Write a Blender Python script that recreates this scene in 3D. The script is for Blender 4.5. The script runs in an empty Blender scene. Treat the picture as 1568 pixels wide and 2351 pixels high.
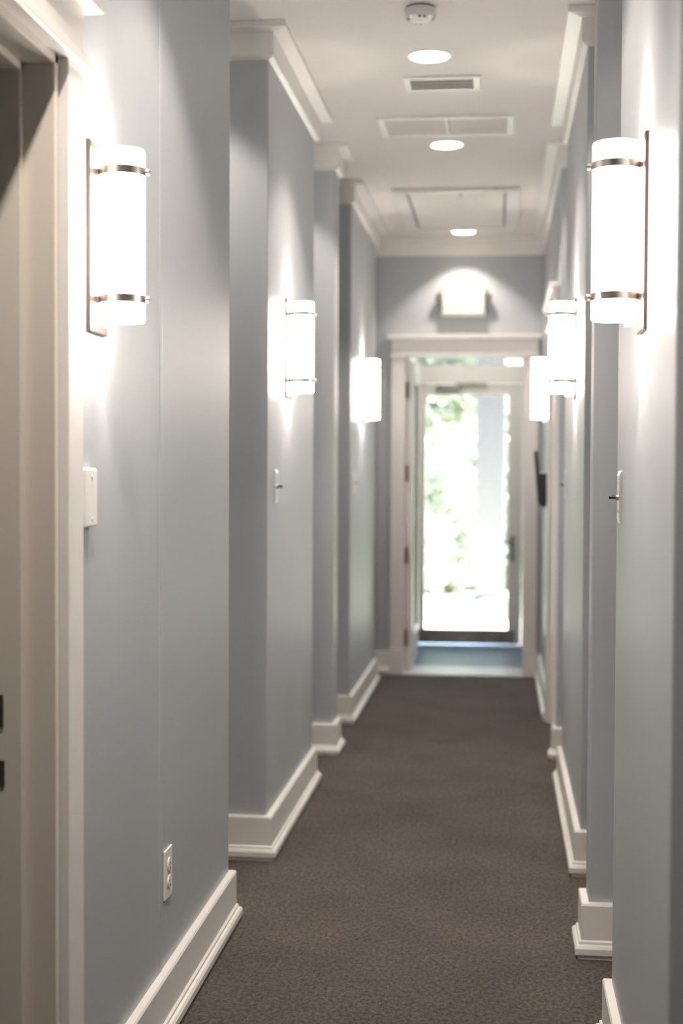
import bpy, bmesh, math, random
from mathutils import Vector, Matrix

C = bpy.context.scene.collection
S = bpy.context.scene
PI = math.pi

# ---------------------------------------------------------------- camera
FPX = 3200.0
YAW, PITCH, ROLL = 0.113074, 0.030663, math.radians(0.26)
cam_d = bpy.data.cameras.new('camera')
cam = bpy.data.objects.new('camera', cam_d)
C.objects.link(cam)
fw = Vector((-math.sin(YAW) * math.cos(PITCH), math.cos(YAW) * math.cos(PITCH), -math.sin(PITCH)))
rt = fw.cross(Vector((0, 0, 1))).normalized()
up = rt.cross(fw)
r2 = rt * math.cos(ROLL) + up * math.sin(ROLL)
u2 = up * math.cos(ROLL) - rt * math.sin(ROLL)
M = Matrix((r2, u2, -fw)).transposed().to_4x4()
M.translation = Vector((0, 0, 1.31))
cam.matrix_world = M
cam_d.sensor_fit = 'HORIZONTAL'
cam_d.sensor_width = 24.5
cam_d.lens = 24.5 * FPX / 1568.0
cam_d.clip_start = 0.05
cam_d.clip_end = 300
cam_d.dof.use_dof = True
cam_d.dof.focus_distance = 3.25
cam_d.dof.aperture_fstop = 2.5
S.camera = cam

# ---------------------------------------------------------------- world, sun, exposure
SKY_STRENGTH = 7.2
SUN_ENERGY = 56.0
TUBE_E = 28.0          # opal sconce glass
TUBE_SPOT_W = 6.5      # bulb light leaving the open tube ends
DOWN_W = 52.0          # recessed downlights
DOWN_LENS_E = 14.0
VEST_FILL_E = 52.0  # added fill lamp in the vestibule
S.view_settings.view_transform = 'Standard'
S.view_settings.look = 'None'
S.view_settings.exposure = 0.14
S.view_settings.gamma = 1.0

w = bpy.data.worlds.new('World')
S.world = w
w.use_nodes = True
nt = w.node_tree
nt.nodes.clear()
wo = nt.nodes.new('ShaderNodeOutputWorld')
bg = nt.nodes.new('ShaderNodeBackground')
sky = nt.nodes.new('ShaderNodeTexSky')
sky.sky_type = 'HOSEK_WILKIE'
sky.turbidity = 4.0
sky.ground_albedo = 0.4
sky.sun_direction = Vector((0.75, 0.10, 0.85)).normalized()
bg.inputs['Strength'].default_value = SKY_STRENGTH
nt.links.new(sky.outputs[0], bg.inputs[0])
nt.links.new(bg.outputs[0], wo.inputs[0])

sd = bpy.data.lights.new('sun', 'SUN')
sd.energy = SUN_ENERGY
sd.angle = 0.01
sd.color = (1.0, 0.97, 0.92)
sun = bpy.data.objects.new('sun', sd)
C.objects.link(sun)
sun.location = (6, 6, 8)
sun.rotation_euler = Vector((0.75, 0.10, 0.85)).to_track_quat('Z', 'Y').to_euler()


# ---------------------------------------------------------------- materials
def mat(name, col, rough=0.5, metal=0.0, bump=0.0, bscale=200.0, var=0.0, vscale=3.0, spec=0.5,
        emit=None, estr=0.0, coat=0.0):
    m = bpy.data.materials.new(name)
    m.use_nodes = True
    n = m.node_tree
    b = n.nodes['Principled BSDF']
    b.inputs['Base Color'].default_value = (*col, 1)
    b.inputs['Roughness'].default_value = rough
    b.inputs['Metallic'].default_value = metal
    b.inputs['Specular IOR Level'].default_value = spec
    b.inputs['Coat Weight'].default_value = coat
    if emit:
        b.inputs['Emission Color'].default_value = (*emit, 1)
        b.inputs['Emission Strength'].default_value = estr
    tc = n.nodes.new('ShaderNodeTexCoord')
    if bump > 0:
        no = n.nodes.new('ShaderNodeTexNoise')
        no.inputs['Scale'].default_value = bscale
        no.inputs['Detail'].default_value = 4
        bp = n.nodes.new('ShaderNodeBump')
        bp.inputs['Strength'].default_value = bump
        bp.inputs['Distance'].default_value = 0.002
        n.links.new(tc.outputs['Object'], no.inputs['Vector'])
        n.links.new(no.outputs['Fac'], bp.inputs['Height'])
        n.links.new(bp.outputs['Normal'], b.inputs['Normal'])
    if var > 0:
        no = n.nodes.new('ShaderNodeTexNoise')
        no.inputs['Scale'].default_value = vscale
        no.inputs['Detail'].default_value = 3
        rp = n.nodes.new('ShaderNodeValToRGB')
        rp.color_ramp.elements[0].color = (*[c * (1 - var) for c in col], 1)
        rp.color_ramp.elements[1].color = (*[min(1, c * (1 + var)) for c in col], 1)
        rp.color_ramp.elements[0].position = 0.3
        rp.color_ramp.elements[1].position = 0.7
        n.links.new(tc.outputs['Object'], no.inputs['Vector'])
        n.links.new(no.outputs['Fac'], rp.inputs[0])
        n.links.new(rp.outputs[0], b.inputs['Base Color'])
    return m


WALL = mat('blue grey wall paint', (0.425, 0.450, 0.474), 0.44, bump=0.12, bscale=260, var=0.015, vscale=1.5)
CEIL = mat('flat ceiling paint', (0.77, 0.745, 0.71), 0.8, bump=0.1, bscale=200)
TRIM = mat('white trim enamel', (0.78, 0.76, 0.73), 0.32, bump=0.03, bscale=60)
TRIM_SHADE = mat('shade toned jamb trim', (0.70, 0.655, 0.59), 0.4, bump=0.04, bscale=60)  # the white trim again, its warm shade put into the colour
PLAST = mat('white plastic', (0.80, 0.79, 0.76), 0.35, bump=0.01)
METAL = mat('brushed nickel', (0.52, 0.47, 0.43), 0.3, 1.0, bump=0.05, bscale=400)
BRONZE = mat('dark nickel backplate', (0.20, 0.16, 0.14), 0.4, 0.8, bump=0.05, bscale=300)
STEEL = mat('stainless plate', (0.78, 0.78, 0.76), 0.28, 0.85, bump=0.02, bscale=300)
BLACK = mat('black plastic', (0.012, 0.012, 0.013), 0.4, bump=0.02)
DARK = mat('dark void', (0.03, 0.028, 0.026), 0.8, bump=0.02)
HINGE = mat('antique bronze hinge', (0.14, 0.11, 0.085), 0.45, 0.7, bump=0.02)
GREYM = mat('grey painted metal', (0.23, 0.22, 0.215), 0.35, 0.6, bump=0.03)
GRILLE = mat('grey filter grille', (0.64, 0.60, 0.57), 0.7, bump=0.4, bscale=300)
GLOW = mat('opal glass', (0.9, 0.9, 0.88), 0.3, emit=(1.0, 0.89, 0.81), estr=TUBE_E, bump=0.005)
LENS = mat('downlight lens', (0.9, 0.9, 0.88), 0.4, emit=(1.0, 0.94, 0.86), estr=DOWN_LENS_E, bump=0.005)
SIGN = mat('exit sign housing', (0.80, 0.80, 0.74), 0.5, bump=0.01)
SIGNG = mat('pale green letters', (0.62, 0.74, 0.55), 0.5, bump=0.01)
VFLOOR = mat('blue grey vestibule mat', (0.19, 0.27, 0.38), 0.4, bump=0.3, bscale=120)
THRESH = mat('aluminium threshold', (0.72, 0.72, 0.74), 0.4, 0.4, bump=0.03)
KICK = mat('dull kick plate', (0.30, 0.27, 0.25), 0.4, 0.5, var=0.3, vscale=6, bump=0.03)
CONC = mat('pale concrete', (0.62, 0.61, 0.58), 0.9, bump=0.3, bscale=40, var=0.06)
GRASS = mat('lawn', (0.34, 0.38, 0.28), 0.9, bump=0.5, bscale=60, var=0.2, vscale=8)
BARK = mat('tan bark', (0.35, 0.29, 0.2), 0.9, bump=0.8, bscale=30, var=0.2)
LEAF = mat('pale green leaf', (0.60, 0.64, 0.56), 0.55, bump=0.02, var=0.25, vscale=2)
LEAF2 = mat('deep green leaf', (0.32, 0.36, 0.30), 0.55, bump=0.02, var=0.25, vscale=2)
STUCCO = mat('pale grey outside paint', (0.24, 0.24, 0.25), 0.9, bump=0.4, bscale=50)

CARPET = bpy.data.materials.new('brown grey cut pile carpet')
CARPET.use_nodes = True
n = CARPET.node_tree
b = n.nodes['Principled BSDF']
b.inputs['Roughness'].default_value = 0.85
b.inputs['Specular IOR Level'].default_value = 0.2
b.inputs['Sheen Weight'].default_value = 0.12
b.inputs['Sheen Roughness'].default_value = 0.6
tc = n.nodes.new('ShaderNodeTexCoord')
n1 = n.nodes.new('ShaderNodeTexNoise'); n1.inputs['Scale'].default_value = 95; n1.inputs['Detail'].default_value = 7; n1.inputs['Roughness'].default_value = 0.72
n2 = n.nodes.new('ShaderNodeTexNoise'); n2.inputs['Scale'].default_value = 4; n2.inputs['Detail'].default_value = 4
mp = n.nodes.new('ShaderNodeMapping'); mp.inputs['Scale'].default_value = (1.0, 0.62, 1.0)
n.links.new(tc.outputs['Object'], mp.inputs[0])
n.links.new(mp.outputs[0], n1.inputs['Vector'])
n.links.new(tc.outputs['Object'], n2.inputs['Vector'])
rp = n.nodes.new('ShaderNodeValToRGB')
rp.color_ramp.elements[0].position = 0.36
rp.color_ramp.elements[0].color = (0.008, 0.0068, 0.0055, 1)
rp.color_ramp.elements[1].position = 0.66
rp.color_ramp.elements[1].color = (0.143, 0.114, 0.092, 1)
n.links.new(n1.outputs['Fac'], rp.inputs[0])
mx = n.nodes.new('ShaderNodeMix'); mx.data_type = 'RGBA'; mx.blend_type = 'MULTIPLY'
mx.inputs[0].default_value = 1.0
rp2 = n.nodes.new('ShaderNodeValToRGB')
rp2.color_ramp.elements[0].position = 0.3; rp2.color_ramp.elements[0].color = (0.80, 0.78, 0.76, 1)
rp2.color_ramp.elements[1].position = 0.7; rp2.color_ramp.elements[1].color = (1.18, 1.17, 1.16, 1)
n.links.new(n2.outputs['Fac'], rp2.inputs[0])
n.links.new(rp.outputs[0], mx.inputs[6]); n.links.new(rp2.outputs[0], mx.inputs[7])
n.links.new(mx.outputs[2], b.inputs['Base Color'])
bp = n.nodes.new('ShaderNodeBump'); bp.inputs['Strength'].default_value = 0.9; bp.inputs['Distance'].default_value = 0.006
n.links.new(n1.outputs['Fac'], bp.inputs['Height']); n.links.new(bp.outputs[0], b.inputs['Normal'])

GLASS = bpy.data.materials.new('clear door glass')
GLASS.use_nodes = True
n = GLASS.node_tree
n.nodes.clear()
o_ = n.nodes.new('ShaderNodeOutputMaterial')
tr = n.nodes.new('ShaderNodeBsdfTransparent'); tr.inputs[0].default_value = (0.96, 0.98, 0.97, 1)
gl = n.nodes.new('ShaderNodeBsdfGlossy'); gl.inputs['Roughness'].default_value = 0.03
fr = n.nodes.new('ShaderNodeFresnel'); fr.inputs[0].default_value = 1.45
ms = n.nodes.new('ShaderNodeMixShader')
n.links.new(fr.outputs[0], ms.inputs[0]); n.links.new(tr.outputs[0], ms.inputs[1]); n.links.new(gl.outputs[0], ms.inputs[2])
n.links.new(ms.outputs[0], o_.inputs[0])


# ---------------------------------------------------------------- mesh helpers
def link(name, bm, m, parent=None, smooth=False, bevel=0.0, seg=2):
    bmesh.ops.remove_doubles(bm, verts=bm.verts, dist=1e-6)
    bmesh.ops.recalc_face_normals(bm, faces=bm.faces)
    me = bpy.data.meshes.new(name)
    bm.to_mesh(me)
    bm.free()
    me.materials.append(m)
    o = bpy.data.objects.new(name, me)
    C.objects.link(o)
    if parent:
        o.parent = parent
    if smooth:
        for p in me.polygons:
            p.use_smooth = True
        try:
            me.set_sharp_from_angle(angle=math.radians(40))
        except Exception:
            pass
    if bevel > 0:
        md = o.modifiers.new('bevel', 'BEVEL')
        md.width = bevel
        md.segments = seg
        md.limit_method = 'ANGLE'
        md.harden_normals = False
    return o


def box(bm, x0, x1, y0, y1, z0, z1):
    v = [bm.verts.new((x, y, z)) for x in (x0, x1) for y in (y0, y1) for z in (z0, z1)]
    for f in ((0, 1, 3, 2), (4, 6, 7, 5), (0, 4, 5, 1), (2, 3, 7, 6), (0, 2, 6, 4), (1, 5, 7, 3)):
        bm.faces.new([v[i] for i in f])
    return bm


def boxes(*bs):
    bm = bmesh.new()
    for q in bs:
        box(bm, *q)
    return bm


def lathe(bm, prof, center=(0, 0, 0), axis='Z', seg=48, close=False):
    cx, cy, cz = center
    rings = []
    for r, h in prof:
        ring = []
        for i in range(seg):
            a = 2 * PI * i / seg
            u, v = r * math.cos(a), r * math.sin(a)
            p = {'Z': (cx + u, cy + v, cz + h), 'X': (cx + h, cy + u, cz + v), 'Y': (cx + u, cy + h, cz + v)}[axis]
            ring.append(bm.verts.new(p))
        rings.append(ring)
    for k in range(len(rings) - 1):
        for i in range(seg):
            j = (i + 1) % seg
            bm.faces.new((rings[k][i], rings[k][j], rings[k + 1][j], rings[k + 1][i]))
    if close:
        bm.faces.new(rings[0][::-1])
        bm.faces.new(rings[-1])
    else:
        for ring, pr in ((rings[0], prof[0]), (rings[-1], prof[-1])):
            if pr[0] < 1e-4:
                pass
    return bm


def sweep(bm, path, prof, side):
    """profile (offset, z) carried along a plan path with mitred corners; side=+1 room to the right"""
    n = len(path)
    P = [Vector((p[0], p[1])) for p in path]
    rings = []
    for i in range(n):
        if i > 0:
            d0 = (P[i] - P[i - 1]).normalized()
        if i < n - 1:
            d1 = (P[i + 1] - P[i]).normalized()
        if i == 0:
            d0 = d1
        if i == n - 1:
            d1 = d0
        n0 = Vector((d0.y, -d0.x)) * side
        n1 = Vector((d1.y, -d1.x)) * side
        m = (n0 + n1) / (1 + n0.dot(n1))
        rings.append([bm.verts.new((P[i].x + m.x * o, P[i].y + m.y * o, z)) for o, z in prof])
    k = len(prof)
    for i in range(n - 1):
        for j in range(k):
            l = (j + 1) % k
            bm.faces.new((rings[i][j], rings[i][l], rings[i + 1][l], rings[i + 1][j]))
    bm.faces.new(rings[0])
    bm.faces.new(rings[-1][::-1])
    return bm


def struct(o):
    o['kind'] = 'structure'
    return o


def thing(name, label, cat, loc=(0, 0, 0), group=None, rotz=0.0):
    o = bpy.data.objects.new(name, None)
    o.empty_display_size = 0.05
    C.objects.link(o)
    o.location = loc
    o.rotation_euler = (0, 0, rotz)
    o['label'] = label
    o['category'] = cat
    if group:
        o['group'] = group
    return o


def tag(o, label, cat, group=None):
    o['label'] = label
    o['category'] = cat
    if group:
        o['group'] = group
    return o


def copy_tree(o, parent=None):
    c = o.copy()
    C.objects.link(c)
    if parent:
        c.parent = parent
    for ch in list(o.children):
        copy_tree(ch, c)
    return c


# ---------------------------------------------------------------- the hallway shell
LW, RW = -0.77, 0.262          # wall planes
BK_L, BK_R = -1.50, 1.00       # back of the side recesses
HC = 2.77                      # ceiling
YE = 8.87                      # end wall

struct(link('floor', boxes((-3.2, 1.2, -3.0, 8.90, -0.12, 0.0)), CARPET))

ceil = struct(link('ceiling', boxes((-3.2, 1.2, -3.0, 9.0, HC, HC + 0.25)), CEIL))
DL = [(-0.26, 4.97), (-0.25, 6.32), (-0.235, 8.62), (-0.26, 2.95), (-0.38, 1.72), (-0.26, -1.0),  # last in this row: fill light added behind the camera
      (-1.15, 4.26), (-1.15, 6.02), (0.62, 3.48), (0.62, 4.21), (0.62, 6.12)]  # fill lights added out of sight in the side recesses
DLW = [0.97, 1.05, 0.66, 1.1, 1.9, 1.6, 0.8, 0.85, 0.18, 0.7, 0.7]
HOLE_R = 0.068
cut_bm = bmesh.new()
for x, y in DL:
    lathe(cut_bm, [(HOLE_R + 0.001, -0.05), (HOLE_R + 0.001, 0.15)], (x, y, HC), close=True)
# the holes are cut into the ceiling mesh itself
cm = bpy.data.meshes.new('cutter'); cut_bm.to_mesh(cm); cut_bm.free()
co = bpy.data.objects.new('cutter', cm); C.objects.link(co)
md = ceil.modifiers.new('holes', 'BOOLEAN'); md.object = co; md.operation = 'DIFFERENCE'; md.solver = 'EXACT'
bpy.context.view_layer.update()
dg = bpy.context.evaluated_depsgraph_get()
new_me = bpy.data.meshes.new_from_object(ceil.evaluated_get(dg))
ceil.modifiers.clear()
ceil.data = new_me
bpy.data.objects.remove(co)

# left wall runs
def wl(*b, name='wall_left'):
    return struct(link(name, boxes(*b), WALL, bevel=0.004))

Z1 = HC + 0.02
wl((-0.90, LW, -3.0, 1.50, -0.02, Z1))
wl((-0.90, LW, 1.50, 2.365, 2.022, Z1))
wl((-0.90, LW, 2.365, 3.93, -0.02, Z1), (BK_L - 0.02, -0.90, 3.80, 3.93, -0.02, Z1))
wl((BK_L - 0.12, BK_L, 3.80, 9.0, -0.02, Z1))
wl((BK_L - 0.02, LW, 4.59, 5.735, -0.02, Z1))
wl((BK_L - 0.02, -0.752, 6.30, 6.47, -0.02, Z1))
wl((BK_L - 0.02, -0.762, 7.10, 8.53, -0.02, Z1))
# room beyond the near left doorway
wl((-3.2, -3.1, -3.0, 3.93, -0.02, Z1))
wl((-3.1, BK_L - 0.02, 3.80, 3.93, -0.02, Z1))
# right wall runs
def wr(*b):
    return struct(link('wall_right', boxes(*b), WALL, bevel=0.004))
wr((RW + 0.02, RW + 0.14, -3.0, 1.20, -0.02, Z1))
wr((RW, BK_R + 0.02, 2.155, 3.19, -0.02, Z1))
wr((0.246, BK_R + 0.02, 3.775, 3.885, -0.02, Z1))
wr((0.267, BK_R + 0.02, 4.54, 5.89, -0.02, Z1))
wr((RW, BK_R + 0.02, 6.34, 6.47, -0.02, Z1))
wr((RW, BK_R + 0.02, 6.47, 7.255, 2.035, Z1), (0.36, 0.46, 6.47, 7.255, -0.02, 2.035))
wr((RW, BK_R + 0.02, 7.255, 9.0, -0.02, Z1))
wr((BK_R, BK_R + 0.12, 1.10, 9.0, -0.02, Z1))
wr((RW + 0.14, BK_R + 0.02, 1.10, 1.20, -0.02, Z1))
struct(link('wall_back', boxes((-3.2, 1.2, -3.1, -3.0, -0.02, Z1)), WALL))
# end wall with doorway
DX0, DX1, DH = -0.605, 0.150, 2.025
struct(link('wall_end', boxes((BK_L - 0.02, DX0 - 0.02, YE, YE + 0.13, -0.02, Z1),
                              (DX1 + 0.02, BK_R + 0.02, YE, YE + 0.13, -0.02, Z1),
                              (DX0 - 0.02, DX1 + 0.02, YE, YE + 0.13, DH + 0.02, Z1)), WALL))
# added ridge on the near left wall, shaped to catch a bright reflection
bm = bmesh.new()
_a = [(LW - 0.001, 3.100)] + [(LW + 0.0018 * math.cos(t_ * PI / 12), 3.12 + 0.018 * math.sin(t_ * PI / 12)) for t_ in range(-6, 7)] + [(LW - 0.001, 3.140)]
lo_ = [bm.verts.new((x, y, 0.15)) for x, y in _a]
hi_ = [bm.verts.new((x, y, 2.65)) for x, y in _a]
for i in range(len(_a) - 1):
    bm.faces.new((lo_[i], lo_[i + 1], hi_[i + 1], hi_[i]))
struct(link('glint_ridge', bm, WALL, smooth=True))

BASE = [(0, 0.0), (0.028, 0.0), (0.028, 0.010), (0.036, 0.014), (0.036, 0.030), (0.031, 0.037), (0.026, 0.040),
        (0.025, 0.046), (0.020, 0.050), (0.020, 0.142), (0.017, 0.147), (0, 0.148)]
CROWN = [(0, HC + 0.01), (0.066, HC + 0.01), (0.066, HC - 0.020), (0.020, HC - 0.026), (0.020, HC - 0.098), (0.016, HC - 0.103), (0.0, HC - 0.110)]
PL = [(LW, 2.462), (LW, 3.93), (BK_L, 3.93), (BK_L, 4.59), (LW, 4.59), (LW, 5.735), (BK_L, 5.735), (BK_L, 6.30),
      (-0.752, 6.30), (-0.752, 6.47), (BK_L, 6.47), (BK_L, 7.10), (-0.762, 7.10), (-0.762, 8.53), (BK_L, 8.53), (BK_L, YE),
      (-0.692, YE)]
PR1 = [(BK_R, 1.20), (BK_R, 2.155), (RW, 2.155), (RW, 3.19), (BK_R, 3.19), (BK_R, 3.775), (0.246, 3.775), (0.246, 3.885),
       (BK_R, 3.885), (BK_R, 4.54), (0.267, 4.54), (0.267, 5.89), (BK_R, 5.89), (BK_R, 6.34), (RW, 6.34), (RW, 6.385)]
PR2 = [(RW, 7.345), (RW, YE), (0.236, YE)]
struct(link('baseboard_left', sweep(bmesh.new(), PL, BASE, 1), TRIM))
struct(link('baseboard_right', sweep(bmesh.new(), PR1, BASE, -1), TRIM))
struct(link('baseboard_right', sweep(bmesh.new(), PR2, BASE, -1), TRIM))
struct(link('baseboard_left', sweep(bmesh.new(), [(LW, -3.0), (LW, 1.405)], BASE, 1), TRIM))
CL = [(LW, -3.0)] + [p for p in PL[1:-1]]
CR = PR1[:-1] + [(RW, YE)]
bm = sweep(bmesh.new(), CL + [(RW, YE)], CROWN, 1)
struct(link('trim_2', bm, TRIM))
struct(link('trim_3', sweep(bmesh.new(), CR, CROWN, -1), TRIM))


# ---------------------------------------------------------------- doorways
def struct_empty(name, loc=(0, 0, 0)):
    o = bpy.data.objects.new(name, None)
    o.empty_display_size = 0.1
    C.objects.link(o)
    o.location = loc
    o['kind'] = 'structure'
    return o

# door_1: cased opening at the near left
d1 = struct_empty('door_1')
JY = 2.365
link('casing', boxes((LW - 0.001, LW + 0.020, JY + 0.008, JY + 0.095, 0, 2.022)), TRIM, d1, bevel=0.003)
link('casing', boxes((LW - 0.001, LW + 0.020, 1.405, 1.492, 0, 2.022)), TRIM, d1, bevel=0.003)
link('header', boxes((LW - 0.001, LW + 0.034, 1.385, JY + 0.112, 2.022, 2.042),
                     (LW - 0.001, LW + 0.022, 1.405, JY + 0.095, 2.042, 2.132),
                     (LW - 0.001, LW + 0.050, 1.375, JY + 0.125, 2.132, 2.152)), TRIM, d1, bevel=0.003)
link('jamb', boxes((-0.905, LW + 0.004, JY - 0.018, JY + 0.001, 0, 2.024),
                   (-0.905, LW + 0.004, 1.499, 1.518, 0, 2.024),
                   (-0.905, LW + 0.004, 1.50, JY, 2.006, 2.024)), TRIM_SHADE, d1, bevel=0.002)
link('door_stop', boxes((-0.870, -0.822, JY - 0.032, JY - 0.017, 0, 2.018), (-0.870, -0.822, 1.517, 1.532, 0, 2.018),
                        (-0.870, -0.822, 1.52, JY - 0.018, 1.993, 2.008)), TRIM_SHADE, d1, bevel=0.003)
sp = link('strike_plate', boxes((-0.900, -0.8555, JY - 0.035, JY - 0.031, 0.857, 0.915)), HINGE, d1)
sp['label'] = 'upper dark strike plate'
sp = link('strike_plate', boxes((-0.900, -0.8535, JY - 0.035, JY - 0.031, 0.755, 0.800)), HINGE, d1)
sp['label'] = 'lower dark strike plate'

# door_2: white closed door on the right between the far piers
d2 = struct_empty('door_2')
A0, A1 = 6.47, 7.255
link('casing', boxes((RW - 0.020, RW + 0.001, A0 - 0.085, A0 - 0.004, 0, 2.022)), TRIM, d2, bevel=0.003)
link('casing', boxes((RW - 0.020, RW + 0.001, A1 + 0.004, A1 + 0.088, 0, 2.022)), TRIM, d2, bevel=0.003)
link('header', boxes((RW - 0.034, RW + 0.001, A0 - 0.10, A1 + 0.10, 2.022, 2.042),
                     (RW - 0.022, RW + 0.001, A0 - 0.085, A1 + 0.088, 2.042, 2.132),
                     (RW - 0.050, RW + 0.001, A0 - 0.118, A1 + 0.12, 2.132, 2.155)), TRIM, d2, bevel=0.003)
link('jamb', boxes((RW - 0.004, 0.40, A0 - 0.001, A0 + 0.018, 0, 2.036), (RW - 0.004, 0.40, A1 - 0.018, A1 + 0.001, 0, 2.036),
                   (RW - 0.004, 0.40, A0, A1, 2.017, 2.036)), TRIM, d2, bevel=0.002)
lf = link('door_leaf', boxes((0.300, 0.342, A0 + 0.02, A1 - 0.02, 0.012, 2.015)), TRIM, d2, bevel=0.003)
for z0, z1 in ((0.25, 0.95), (1.10, 1.88)):
    link('panel_moulding', boxes((0.292, 0.302, A0 + 0.13, A1 - 0.13, z0, z0 + 0.02), (0.292, 0.302, A0 + 0.13, A1 - 0.13, z1 - 0.02, z1),
                                 (0.292, 0.302, A0 + 0.13, A0 + 0.15, z0, z1), (0.292, 0.302, A1 - 0.15, A1 - 0.13, z0, z1)), TRIM, lf)

# door_3: end doorway, glazed leaf swung open into the vestibule
d3 = struct_empty('door_3')
F = YE
link('casing', boxes((-0.692, DX0 - 0.003, F - 0.020, F + 0.001, 0.17, DH - 0.003)), TRIM, d3, bevel=0.003)
link('casing', boxes((DX1 + 0.003, 0.236, F - 0.020, F + 0.001, 0.17, DH - 0.003)), TRIM, d3, bevel=0.003)
link('plinth_block', boxes((-0.697, DX0, F - 0.028, F + 0.001, 0, 0.17)), TRIM, d3, bevel=0.003)
link('plinth_block', boxes((DX1, 0.241, F - 0.028, F + 0.001, 0, 0.17)), TRIM, d3, bevel=0.003)
link('header', boxes((-0.70, 0.24, F - 0.034, F + 0.001, DH - 0.003, DH + 0.017),
                     (-0.69, 0.232, F - 0.022, F + 0.001, DH + 0.017, DH + 0.107),
                     (-0.718, 0.258, F - 0.055, F + 0.001, DH + 0.107, DH + 0.140)), TRIM, d3, bevel=0.004)
link('jamb', boxes((DX0 - 0.021, DX0, F - 0.004, F + 0.134, 0, DH + 0.021), (DX1, DX1 + 0.021, F - 0.004, F + 0.134, 0, DH + 0.021),
                   (DX0, DX1, F - 0.004, F + 0.134, DH, DH + 0.021)), TRIM, d3, bevel=0.002)
# leaf: 0.74 wide standing at right angles to the doorway
L0, L1 = F + 0.140, F + 0.86
lf = link('door_leaf', boxes((DX0 + 0.004, DX0 + 0.048, L0, L0 + 0.10, 0.015, 2.01), (DX0 + 0.004, DX0 + 0.048, L1 - 0.10, L1, 0.015, 2.01),
                             (DX0 + 0.004, DX0 + 0.048, L0 + 0.10, L1 - 0.10, 0.015, 0.24), (DX0 + 0.004, DX0 + 0.048, L0 + 0.10, L1 - 0.10, 1.88, 2.01)),
          TRIM, d3, bevel=0.002)
link('glass_pane', boxes((DX0 + 0.023, DX0 + 0.029, L0 + 0.10, L1 - 0.10, 0.24, 1.88)), GLASS, lf)
for z in (1.82, 1.285, 0.755, 0.225):
    bm = boxes((DX0 - 0.001, DX0 + 0.006, F + 0.085, L0 + 0.002, z - 0.05, z + 0.05))
    lathe(bm, [(0.013, -0.052), (0.013, 0.052)], (DX0 + 0.006, F + 0.088, z), seg=16, close=True)
    link('hinge', bm, HINGE, d3)
struct(link('trim_4', boxes((DX0, DX1, F - 0.02, F + 0.36, 0.0, 0.008)), THRESH, bevel=0.002))

# ---------------------------------------------------------------- vestibule and outside door
VY = 10.40
struct(link('floor', boxes((-1.2, 0.8, 8.90, VY + 0.12, -0.12, 0.0)), VFLOOR))
struct(link('wall_vestibule', boxes((-1.10, -0.98, 9.0, VY + 0.1, -0.1, 2.7)), TRIM))
struct(link('wall_vestibule', boxes((0.42, 0.54, 9.0, VY + 0.1, -0.1, 2.7)), TRIM))
struct(link('ceiling', boxes((-1.2, 0.8, 9.0, VY + 0.12, 2.60, 2.75)), CEIL))
t = thing('vestibule_fill_lamp', 'added unseen fill lamp in the vestibule behind the end doorway', 'ceiling light', (-0.25, 9.65, 2.60))  # lamp added to brighten the vestibule, hidden by the door header
bm = bmesh.new()
lathe(bm, [(0.001, 0.0), (0.12, 0.0), (0.12, -0.02), (0.105, -0.025), (0.001, -0.025)], seg=40)
link('base', bm, METAL, t, smooth=True)
bm = bmesh.new()
lathe(bm, [(0.105, -0.022), (0.10, -0.05), (0.07, -0.075), (0.001, -0.085)], seg=40)
link('glass_bowl', bm, mat('fill lamp bowl', (0.9, 0.9, 0.9), 0.3, emit=(1.0, 0.93, 0.86), estr=VEST_FILL_E, bump=0.005), t, smooth=True)
OX0, OX1 = -0.655, 0.165
struct(link('wall_outer', boxes((-1.6, OX0 - 0.03, VY, VY + 0.10, -0.1, 2.80), (OX1 + 0.03, 1.2, VY, VY + 0.10, -0.1, 2.80),
                                (OX0 - 0.03, OX1 + 0.03, VY, VY + 0.10, 2.46, 2.80)), TRIM))
d4 = struct_empty('door_4')
link('frame', boxes((OX0 - 0.031, OX0, VY - 0.02, VY + 0.11, 0, 2.47), (OX1, OX1 + 0.031, VY - 0.02, VY + 0.11, 0, 2.47),
                    (OX0, OX1, VY - 0.01, VY + 0.11, 1.950, 2.085), (OX0, OX1, VY - 0.02, VY + 0.11, 2.44, 2.47)), TRIM, d4, bevel=0.003)
link('transom_glass', boxes((OX0, OX1, VY + 0.04, VY + 0.046, 2.085, 2.44)), GLASS, d4)
GX0, GX1 = -0.555, 0.062
lf = link('door_leaf', boxes((OX0 + 0.003, GX0, VY + 0.02, VY + 0.065, 0.012, 1.945), (GX1, OX1 - 0.003, VY + 0.02, VY + 0.065, 0.012, 1.945),
                             (GX0, GX1, VY + 0.02, VY + 0.065, 1.868, 1.945), (GX0, GX1, VY + 0.02, VY + 0.065, 0.012, 0.118)),
          TRIM, d4, bevel=0.002)
link('glass_pane', boxes((GX0, GX1, VY + 0.040, VY + 0.046, 0.118, 1.868)), GLASS, lf)
kp = link('kick_plate', boxes((-0.60, 0.118, VY + 0.014, VY + 0.021, 0.012, 0.120)), KICK, lf, bevel=0.001)
bm = boxes((0.085, 0.110, VY + 0.012, VY + 0.021, 0.63, 0.82))
box(bm, 0.090, 0.105, VY - 0.03, VY + 0.013, 0.77, 0.785)
box(bm, 0.030, 0.105, VY - 0.035, VY - 0.022, 0.768, 0.787)
link('lever_handle', bm, GREYM, lf, bevel=0.002)
cl = link('door_closer', boxes((-0.47, -0.30, VY - 0.035, VY + 0.021, 1.885, 1.94)), GREYM, lf, bevel=0.004)
bm = bmesh.new()
box(bm, -0.33, -0.10, VY - 0.025, VY - 0.010, 1.942, 1.950)
link('closer_arm', bm, GREYM, cl)

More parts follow.
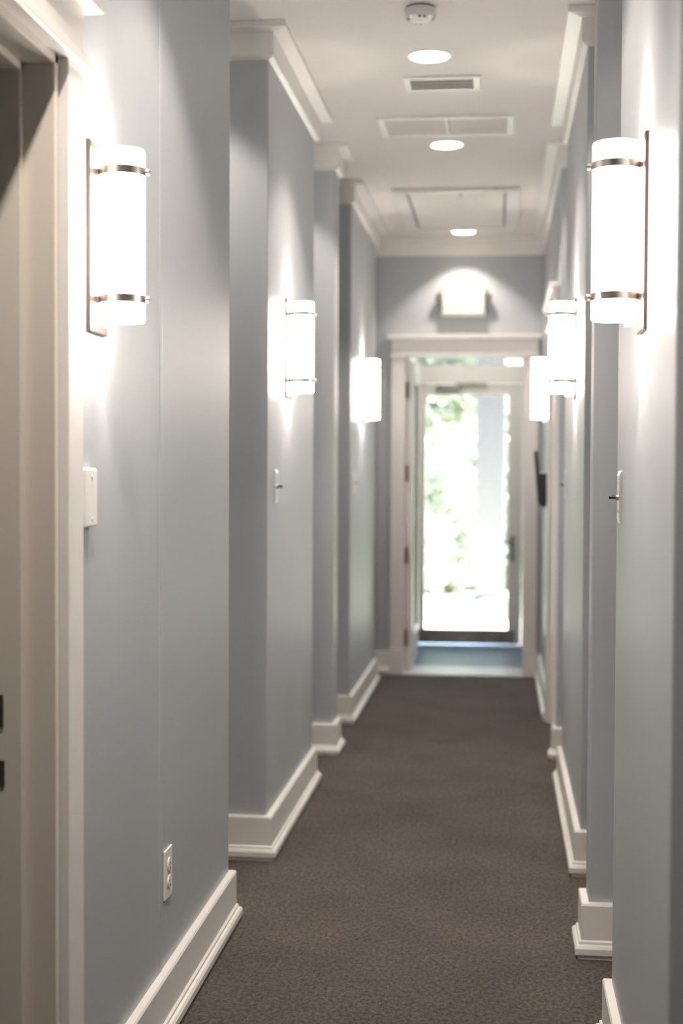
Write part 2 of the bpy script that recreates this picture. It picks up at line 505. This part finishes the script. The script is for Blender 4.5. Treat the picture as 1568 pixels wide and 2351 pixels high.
# ---------------------------------------------------------------- outside
struct(link('ground', boxes((-14, 14, VY + 0.10, 13.0, -0.30, -0.03)), CONC))
g = link('lawn', boxes((-25, 25, 13.0, 45.0, -0.30, -0.04)), GRASS)
g['kind'] = 'structure'

def post(x0, x1, y):
    t = thing('porch_post', 'square pale grey porch post standing outside behind the glass door', 'post', ((x0 + x1) / 2, y, -0.03))
    h = (x1 - x0) / 2
    link('shaft', boxes((-h, h, -h, h, 0.2, 3.1)), STUCCO, t, bevel=0.008)
    link('base', boxes((-h - 0.03, h + 0.03, -h - 0.03, h + 0.03, 0, 0.2)), STUCCO, t, bevel=0.01)
    return t
post(-0.215, 0.045, 12.6)

def foliage(seed, n, rad, leaf, m, lumps=9):
    rnd = random.Random(seed)
    bm = bmesh.new()
    cs = []
    for _ in range(lumps):
        v = Vector((rnd.gauss(0, 1), rnd.gauss(0, 1), rnd.gauss(0, 1))).normalized() * rnd.uniform(0.2, 0.75)
        cs.append((Vector((v.x * rad[0], v.y * rad[1], v.z * rad[2])), rnd.uniform(0.35, 0.55)))
    for _ in range(n):
        c, s = cs[rnd.randrange(lumps)]
        d = Vector((rnd.gauss(0, 1), rnd.gauss(0, 1), rnd.gauss(0, 1))).normalized() * s * rnd.uniform(0.75, 1.0)
        p = c + Vector((d.x * rad[0], d.y * rad[1], d.z * rad[2]))
        a = Vector((rnd.uniform(-1, 1), rnd.uniform(-1, 1), rnd.uniform(-0.8, 0.5))).normalized()
        s2 = a.cross(Vector((rnd.uniform(-1, 1), rnd.uniform(-1, 1), rnd.uniform(-1, 1)))).normalized()
        L = leaf * rnd.uniform(0.7, 1.3)
        q = [p, p + a * L * 0.5 + s2 * L * 0.28, p + a * L, p + a * L * 0.5 - s2 * L * 0.28]
        bm.faces.new([bm.verts.new(v) for v in q])
    return bm

def bush(name, label, cat, loc, rad, seed, m, n=2600, leaf=0.09, stem_h=None, lift=None):
    t = thing(name, label, cat, loc, group='shrubs and trees beyond the glass door')
    lift = rad[2] * 0.9 if lift is None else lift
    fo = link('foliage', foliage(seed, n, rad, leaf, m), m, t)
    fo.location = (0, 0, lift)
    bm = bmesh.new()
    rnd = random.Random(seed)
    lathe(bm, [(0.09 if stem_h else 0.05, 0.0), (0.07 if stem_h else 0.04, lift * 0.5), (0.03, lift * 1.05)], (0, 0, 0), seg=12, close=True)
    for k in range(5):
        a = rnd.uniform(0, 2 * PI)
        e = Vector((math.cos(a) * rad[0] * 0.5, math.sin(a) * rad[1] * 0.5, lift * 1.25))
        s = Vector((0, 0, lift * rnd.uniform(0.4, 0.75)))
        dd = (e - s).normalized(); u = dd.orthogonal().normalized(); v = dd.cross(u)
        r0, r1 = 0.035, 0.012
        A = [bm.verts.new(s + (u * math.cos(i * PI / 3) + v * math.sin(i * PI / 3)) * r0) for i in range(6)]
        B = [bm.verts.new(e + (u * math.cos(i * PI / 3) + v * math.sin(i * PI / 3)) * r1) for i in range(6)]
        for i in range(6):
            bm.faces.new((A[i], A[(i + 1) % 6], B[(i + 1) % 6], B[i]))
    link('trunk' if stem_h else 'stem', bm, BARK, t)
    return t

bush('garden_shrub', 'pale green rounded shrub at the lower left of the door glass', 'shrub', (-0.95, 14.2, -0.04), (0.55, 0.5, 0.55), 3, LEAF)
bush('garden_shrub', 'tall loose light green shrub left of the porch post', 'shrub', (-0.55, 15.3, -0.04), (0.55, 0.5, 1.05), 5, LEAF, n=3800)
bush('garden_shrub', 'darker green shrub directly behind the porch post', 'shrub', (0.10, 15.9, -0.04), (0.6, 0.5, 0.9), 7, LEAF2, n=3000)
bush('garden_shrub', 'broad pale shrub right of the porch post', 'shrub', (1.10, 16.4, -0.04), (0.9, 0.6, 0.95), 9, LEAF, n=3500)
bush('garden_tree', 'leafy tree with a tan trunk high behind the shrubs', 'tree', (-0.75, 18.0, -0.04), (1.5, 1.0, 1.2), 11, LEAF, n=6000, leaf=0.13, stem_h=1, lift=2.6)
bush('garden_tree', 'wide pale green tree filling the distance behind the others', 'tree', (0.6, 21.0, -0.04), (2.6, 1.5, 2.0), 13, LEAF, n=9000, leaf=0.17, stem_h=1, lift=2.2)


# ---------------------------------------------------------------- wall sconces
def make_sconce():
    """back plate in the plane x=0, room towards +x, base point at the plate's foot"""
    t = thing('wall_sconce', '', 'wall lamp')
    H0, H1 = 0.022, 0.346        # tube ends above the plate foot
    R_, CXX = 0.0425, 0.0535
    link('back_plate', boxes((-0.001, 0.008, -0.056, 0.056, 0.0, 0.358)), BRONZE, t, bevel=0.002)
    bm = bmesh.new()
    lathe(bm, [(R_ - 0.005, H0 + 0.002), (R_ - 0.001, H0), (R_, H0 + 0.003), (R_, H1 - 0.003), (R_ - 0.001, H1), (R_ - 0.005, H1 - 0.002),
               (R_ - 0.005, H0 + 0.002)], (CXX, 0, 0), seg=64)
    link('glass_shade', bm, GLOW, t, smooth=True)
    for z in (0.064, 0.304):
        bm = bmesh.new()
        lathe(bm, [(R_ + 0.0004, z - 0.0078), (R_ + 0.0024, z - 0.0078), (R_ + 0.0024, z + 0.0078), (R_ + 0.0004, z + 0.0078)], (CXX, 0, 0), seg=64)
        box(bm, 0.004, 0.012, -0.02, 0.02, z - 0.005, z + 0.005)
        rg = link('ring_band', bm, METAL, t, smooth=True)
        bm = bmesh.new()
        lathe(bm, [(0.0035, 0.0), (0.0035, 0.003), (0.0062, 0.004), (0.0062, 0.009), (0.003, 0.011)], (CXX + R_ + 0.001, 0, z), 'X', seg=20, close=True)
        link('thumb_screw', bm, METAL, rg, smooth=True)
    # lamp holder below the tube and the bulb inside
    bm = bmesh.new()
    lathe(bm, [(0.004, -0.008), (0.009, -0.008), (0.009, 0.004), (0.016, 0.006), (0.016, 0.030), (0.004, 0.030)], (0.026, 0.0, 0.018), seg=24, close=True)
    link('lamp_holder', bm, PLAST, t, smooth=True)
    for k, (z, rx) in enumerate(((0.22, PI), (0.13, 0.0))):
        ld = bpy.data.lights.new('tube_light', 'SPOT')
        ld.energy = TUBE_SPOT_W
        ld.color = (1.0, 0.90, 0.80)
        ld.spot_size = math.radians(70)
        ld.spot_blend = 0.5
        ld.shadow_soft_size = 0.012
        lo = bpy.data.objects.new('tube_light', ld)
        C.objects.link(lo)
        lo.parent = t
        lo.location = (CXX, 0, z)
        lo.rotation_euler = (rx, 0, 0)
    return t

sc0 = make_sconce()
ZS = 1.566
spots = [
    (LW, 2.600, 0, 'lit tube sconce on the near left wall beside the cased doorway'),
    (RW, 2.630, PI, 'lit tube sconce on the near right wall above the steel plate'),
    (LW, 5.015, 0, 'lit tube sconce in the middle of the left side, above a small wall switch'),
    (0.267, 5.085, PI, 'lit tube sconce on the right wall second from the camera'),
    (-0.762, 7.68, 0, 'farthest and smallest lit sconce on the left side'),
    (RW, 7.62, PI, 'farthest lit sconce on the right side, half behind another sconce'),
]
for i, (x, y, r, lab) in enumerate(spots):
    o = sc0 if i == 0 else copy_tree(sc0)
    o.location = (x, y, ZS)
    o.rotation_euler = (0, 0, r)
    o['label'] = lab
    o['group'] = 'tube sconces along the hallway walls'


# ---------------------------------------------------------------- recessed downlights
def make_downlight():
    t = thing('recessed_downlight', '', 'ceiling light')
    R_ = HOLE_R
    bm = bmesh.new()
    lathe(bm, [(R_ - 0.004, 0.10), (R_, 0.0), (R_ + 0.002, -0.004), (R_ + 0.013, -0.003), (R_ + 0.014, 0.0), (R_ - 0.001, 0.002), (R_ - 0.003, 0.104), (R_ - 0.004, 0.10)], (0, 0, 0), seg=48)
    link('trim_ring', bm, PLAST, t, smooth=True)
    bm = bmesh.new()
    lathe(bm, [(R_ - 0.004, 0.100), (R_ * 0.6, 0.090), (0.001, 0.086)], (0, 0, 0), seg=48)
    link('lens', bm, LENS, t, smooth=True)
    ld = bpy.data.lights.new('down_lamp', 'SPOT')
    ld.energy = DOWN_W
    ld.color = (1.0, 0.885, 0.77)
    ld.spot_size = math.radians(100)
    ld.spot_blend = 0.35
    ld.shadow_soft_size = 0.035
    lo = bpy.data.objects.new('down_lamp', ld)
    C.objects.link(lo)
    lo.parent = t
    lo.location = (0, 0, 0.055)
    return t

dl0 = make_downlight()
dl_lab = ['nearest round recessed ceiling light, just behind the smoke alarm',
          'round recessed ceiling light beyond the wide return grille',
          'farthest recessed ceiling light, close to the wall above the exit sign',
          'round recessed ceiling light just out of view above the near walls',
          'round recessed ceiling light above the camera',
          'added unseen fill downlight behind the camera',
          'added unseen fill downlight inside the first side recess on the left',
          'added unseen fill downlight inside the second side recess on the left',
          'added unseen fill downlight inside the nearest side recess on the right',
          'added unseen fill downlight inside the second side recess on the right',
          'added unseen fill downlight inside the third side recess on the right']
for i, (x, y) in enumerate(DL):
    o = dl0 if i == 0 else copy_tree(dl0)
    o.location = (x, y, HC)
    o['label'] = dl_lab[i]
    for ch in o.children:
        if ch.type == 'LIGHT':
            ch.data = ch.data.copy()
            ch.data.energy = DOWN_W * DLW[i]
    o['group'] = 'recessed lights along the hallway ceiling'

# ---------------------------------------------------------------- other ceiling fittings
t = thing('smoke_alarm', 'round white smoke alarm on the ceiling, nearest of the ceiling fittings', 'smoke alarm', (-0.262, 4.455, HC))
bm = bmesh.new()
lathe(bm, [(0.001, 0.001), (0.046, 0.001), (0.047, -0.004), (0.045, -0.006), (0.001, -0.006)], seg=48)
link('mounting_base', bm, GREYM, t, smooth=True)
bm = bmesh.new()
lathe(bm, [(0.001, -0.005), (0.048, -0.005), (0.050, -0.008), (0.050, -0.019), (0.047, -0.0205), (0.050, -0.022), (0.048, -0.031), (0.040, -0.037), (0.025, -0.040), (0.001, -0.040)], seg=48)
link('cover', bm, PLAST, t, smooth=True)
bm = bmesh.new()
for k in range(16):
    a = 2 * PI * k / 16
    if k % 4 == 3:
        continue
    c, s = math.cos(a), math.sin(a)
    v = []
    for rr, zz, w_ in ((0.0445, -0.0345, 0.004), (0.0350, -0.0392, 0.003)):
        for sg in (-1, 1):
            v.append(bm.verts.new((rr * c - sg * w_ * s, rr * s + sg * w_ * c, zz - 0.0012)))
    bm.faces.new((v[0], v[1], v[3], v[2]))
link('vent_slot', bm, GREYM, t)
bm = bmesh.new()
lathe(bm, [(0.011, -0.039), (0.011, -0.0425), (0.001, -0.043)], seg=20)
link('test_button', bm, PLAST, t, smooth=True)

def frame_bm(x0, x1, y0, y1, w_, z0, z1, wy=None):
    wy = wy or w_
    return boxes((x0, x0 + w_, y0, y1, z0, z1), (x1 - w_, x1, y0, y1, z0, z1), (x0 + w_, x1 - w_, y0, y0 + wy, z0, z1), (x0 + w_, x1 - w_, y1 - wy, y1, z0, z1))

t = thing('air_vent', 'small ceiling air vent with dark louvres in a white frame', 'air vent', (-0.229, 5.315, HC))
link('frame', frame_bm(-0.145, 0.145, -0.095, 0.095, 0.026, -0.008, 0.001), PLAST, t, bevel=0.003)
link('duct_opening', boxes((-0.12, 0.12, -0.07, 0.07, -0.0015, 0.0005)), DARK, t)
for k in range(3):
    y = -0.045 + k * 0.040
    bm = bmesh.new()
    v = [bm.verts.new(p) for p in ((-0.12, y, -0.002), (0.12, y, -0.002), (0.12, y + 0.007, -0.0042), (-0.12, y + 0.007, -0.0042),
                                   (-0.12, y + 0.0025, -0.001), (0.12, y + 0.0025, -0.001), (0.12, y + 0.0095, -0.0032), (-0.12, y + 0.0095, -0.0032))]
    for f in ((0, 1, 2, 3), (7, 6, 5, 4), (0, 4, 5, 1), (3, 2, 6, 7), (0, 3, 7, 4), (1, 5, 6, 2)):
        bm.faces.new([v[i] for i in f])
    link('louvre', bm, PLAST, t)

t = thing('return_grille', 'wide shallow return air grille with two grey panels in the ceiling', 'air grille', (-0.236, 5.965, HC))
link('frame', frame_bm(-0.285, 0.285, -0.165, 0.165, 0.030, -0.012, 0.001), PLAST, t, bevel=0.004)
link('divider', boxes((-0.005, 0.005, -0.136, 0.136, -0.009, 0.001)), PLAST, t, bevel=0.002)
for sx in (-1, 1):
    bm = boxes((min(sx * 0.005, sx * 0.256), max(sx * 0.005, sx * 0.256), -0.136, 0.136, -0.003, 0.0005))
    link('filter_panel', bm, GRILLE, t)

t = thing('attic_hatch', 'large white attic hatch panel framed with trim at the far end of the ceiling', 'hatch', (-0.238, 7.895, HC))
link('frame', frame_bm(-0.335, 0.330, -0.615, 0.615, 0.070, -0.018, 0.001), TRIM, t, bevel=0.003)
link('seam', boxes((-0.266, 0.262, -0.55, 0.55, -0.0015, 0.0004)), GREYM, t)
link('panel', boxes((-0.250, 0.246, -0.526, 0.526, -0.010, 0.0005)), CEIL, t, bevel=0.002)
bm = bmesh.new()
lathe(bm, [(0.012, -0.006), (0.012, -0.010), (0.004, -0.012), (0.004, -0.020), (0.008, -0.024), (0.001, -0.026)], (0.02, -0.49, 0), seg=20)
link('pull_ring', bm, GREYM, t, smooth=True)

# ---------------------------------------------------------------- exit sign
t = thing('exit_sign', 'white exit sign with two lamp heads on the wall above the end doorway', 'sign', (-0.238, YE, 2.275))
link('housing', boxes((-0.135, 0.135, -0.055, 0.0, 0.0, 0.195)), SIGN, t, bevel=0.008)
fc = link('face_panel', boxes((-0.122, 0.122, -0.058, -0.054, 0.012, 0.183)), SIGN, t, bevel=0.002)
cu = bpy.data.curves.new('lettering', 'FONT')
cu.body = 'EXIT'
cu.size = 0.135
cu.align_x = 'CENTER'
cu.extrude = 0.001
to = bpy.data.objects.new('lettering', cu)
C.objects.link(to)
bpy.context.view_layer.update()
lm = bpy.data.meshes.new_from_object(to.evaluated_get(bpy.context.evaluated_depsgraph_get()))
bpy.data.objects.remove(to)
lm.materials.clear()
lm.materials.append(SIGNG)
lo = bpy.data.objects.new('lettering', lm)
C.objects.link(lo)
lo.parent = t
lo.location = (0, -0.0592, 0.05)
lo.rotation_euler = (PI / 2, 0, 0)
for sx in (-1, 1):
    bm = bmesh.new()
    lathe(bm, [(0.001, -0.030), (0.030, -0.030), (0.033, -0.024), (0.022, 0.006), (0.008, 0.014), (0.001, 0.014)], (sx * 0.146, -0.022, 0.115), 'Y', seg=28)
    link('lamp_head', bm, GREYM, t, smooth=True)

# ---------------------------------------------------------------- wall plates
def switch_plate(label, x, y, z, face, group='steel plates with a black knob'):
    t = thing('key_switch', label, 'wall switch', (x, y, z), group=group, rotz=0.0 if face > 0 else PI)
    bm = bmesh.new()
    w0, h0, w1, h1, d = 0.036, 0.0575, 0.029, 0.047, 0.006
    A = [bm.verts.new((-0.001, a * w0, b_ * h0)) for a, b_ in ((-1, -1), (1, -1), (1, 1), (-1, 1))]
    B = [bm.verts.new((d * 0.45, a * w0, b_ * h0)) for a, b_ in ((-1, -1), (1, -1), (1, 1), (-1, 1))]
    D = [bm.verts.new((d, a * w1, b_ * h1)) for a, b_ in ((-1, -1), (1, -1), (1, 1), (-1, 1))]
    for P, Q in ((A, B), (B, D)):
        for i in range(4):
            bm.faces.new((P[i], P[(i + 1) % 4], Q[(i + 1) % 4], Q[i]))
    bm.faces.new(D); bm.faces.new(A[::-1])
    link('plate', bm, STEEL, t, bevel=0.001)
    for s in (-1, 1):
        bm = bmesh.new()
        lathe(bm, [(0.0032, d - 0.001), (0.0032, d + 0.0006), (0.001, d + 0.001)], (0, 0, s * 0.030), 'X', seg=12)
        link('screw', bm, GREYM, t)
    bm = bmesh.new()
    lathe(bm, [(0.0068, d - 0.001), (0.0068, d + 0.004), (0.005, d + 0.006), (0.001, d + 0.006)], (0, 0, 0), 'X', seg=20)
    nut = link('collar', bm, METAL, t, smooth=True)
    bm = bmesh.new()
    lathe(bm, [(0.0036, d + 0.004), (0.0042, d + 0.018), (0.003, d + 0.020), (0.001, d + 0.020)], (0, 0, 0), 'X', seg=16)
    link('knob', bm, BLACK, t, smooth=True)
    return t

switch_plate('sharp shiny steel plate with a black knob at the edge of the near right wall', RW, 3.085, 1.252, -1)
switch_plate('small plate with a dark knob below the middle left sconce', LW, 4.755, 1.250, 1)
switch_plate('faint blurred wall plate near the start of the last left wall', -0.762, 7.27, 1.24, 1)
switch_plate('blurred wall plate at the far edge of the middle right wall', 0.267, 5.68, 1.252, -1)

t = thing('wall_box', 'white surface mounted wall box beside the near left door casing', 'wall box', (LW, 2.522, 1.255))
link('body', boxes((0, 0.016, -0.036, 0.040, -0.055, 0.055)), PLAST, t, bevel=0.004)
for s in (-1, 1):
    bm = bmesh.new()
    lathe(bm, [(0.0035, 0.015), (0.0035, 0.0172), (0.001, 0.0176)], (0, 0.004, s * 0.040), 'X', seg=14)
    link('screw', bm, PLAST, t, smooth=True)

t = thing('power_outlet', 'white duplex power outlet low on the near left wall', 'power outlet', (LW, 3.178, 0.362))
link('cover_plate', boxes((0, 0.0055, -0.036, 0.036, -0.058, 0.058)), PLAST, t, bevel=0.002)
for s in (-1, 1):
    bm = bmesh.new()
    lathe(bm, [(0.0165, 0.005), (0.0165, 0.0078), (0.015, 0.0085), (0.0005, 0.0085)], (0, 0, s * 0.020), 'X', seg=32)
    rc = link('socket', bm, PLAST, t, smooth=True)
    link('slot', boxes((0.0084, 0.0088, -0.0065, -0.0047, s * 0.020 - 0.001, s * 0.020 + 0.006),
                       (0.0084, 0.0088, 0.0047, 0.0065, s * 0.020 - 0.001, s * 0.020 + 0.006),
                       (0.0084, 0.0088, -0.0022, 0.0022, s * 0.020 - 0.010, s * 0.020 - 0.006)), DARK, rc)
bm = bmesh.new()
lathe(bm, [(0.003, 0.005), (0.003, 0.007), (0.0005, 0.0073)], (0, 0, 0), 'X', seg=12)
link('screw', bm, STEEL, t)

# ---------------------------------------------------------------- black holder on the right wall
t = thing('wall_holder', 'black wall holder with a tall tilted front, on the right wall before the end door', 'wall holder', (RW, 7.51, 1.11), rotz=PI)
link('pocket', boxes((-0.001, 0.060, -0.11, 0.11, 0.012, 0.185)), BLACK, t, bevel=0.006)
bm = bmesh.new()
v = []
for y in (-0.115, 0.115):
    for (x, z) in ((0.030, 0.0), (0.064, 0.03), (0.084, 0.300), (0.066, 0.302), (0.044, 0.035), (0.022, 0.004)):
        v.append(bm.verts.new((x, y, z)))
k = 6
for i in range(k):
    bm.faces.new((v[i], v[(i + 1) % k], v[k + (i + 1) % k], v[k + i]))
bm.faces.new(v[:k]); bm.faces.new(v[k:][::-1])
link('front_panel', bm, BLACK, t, bevel=0.002)
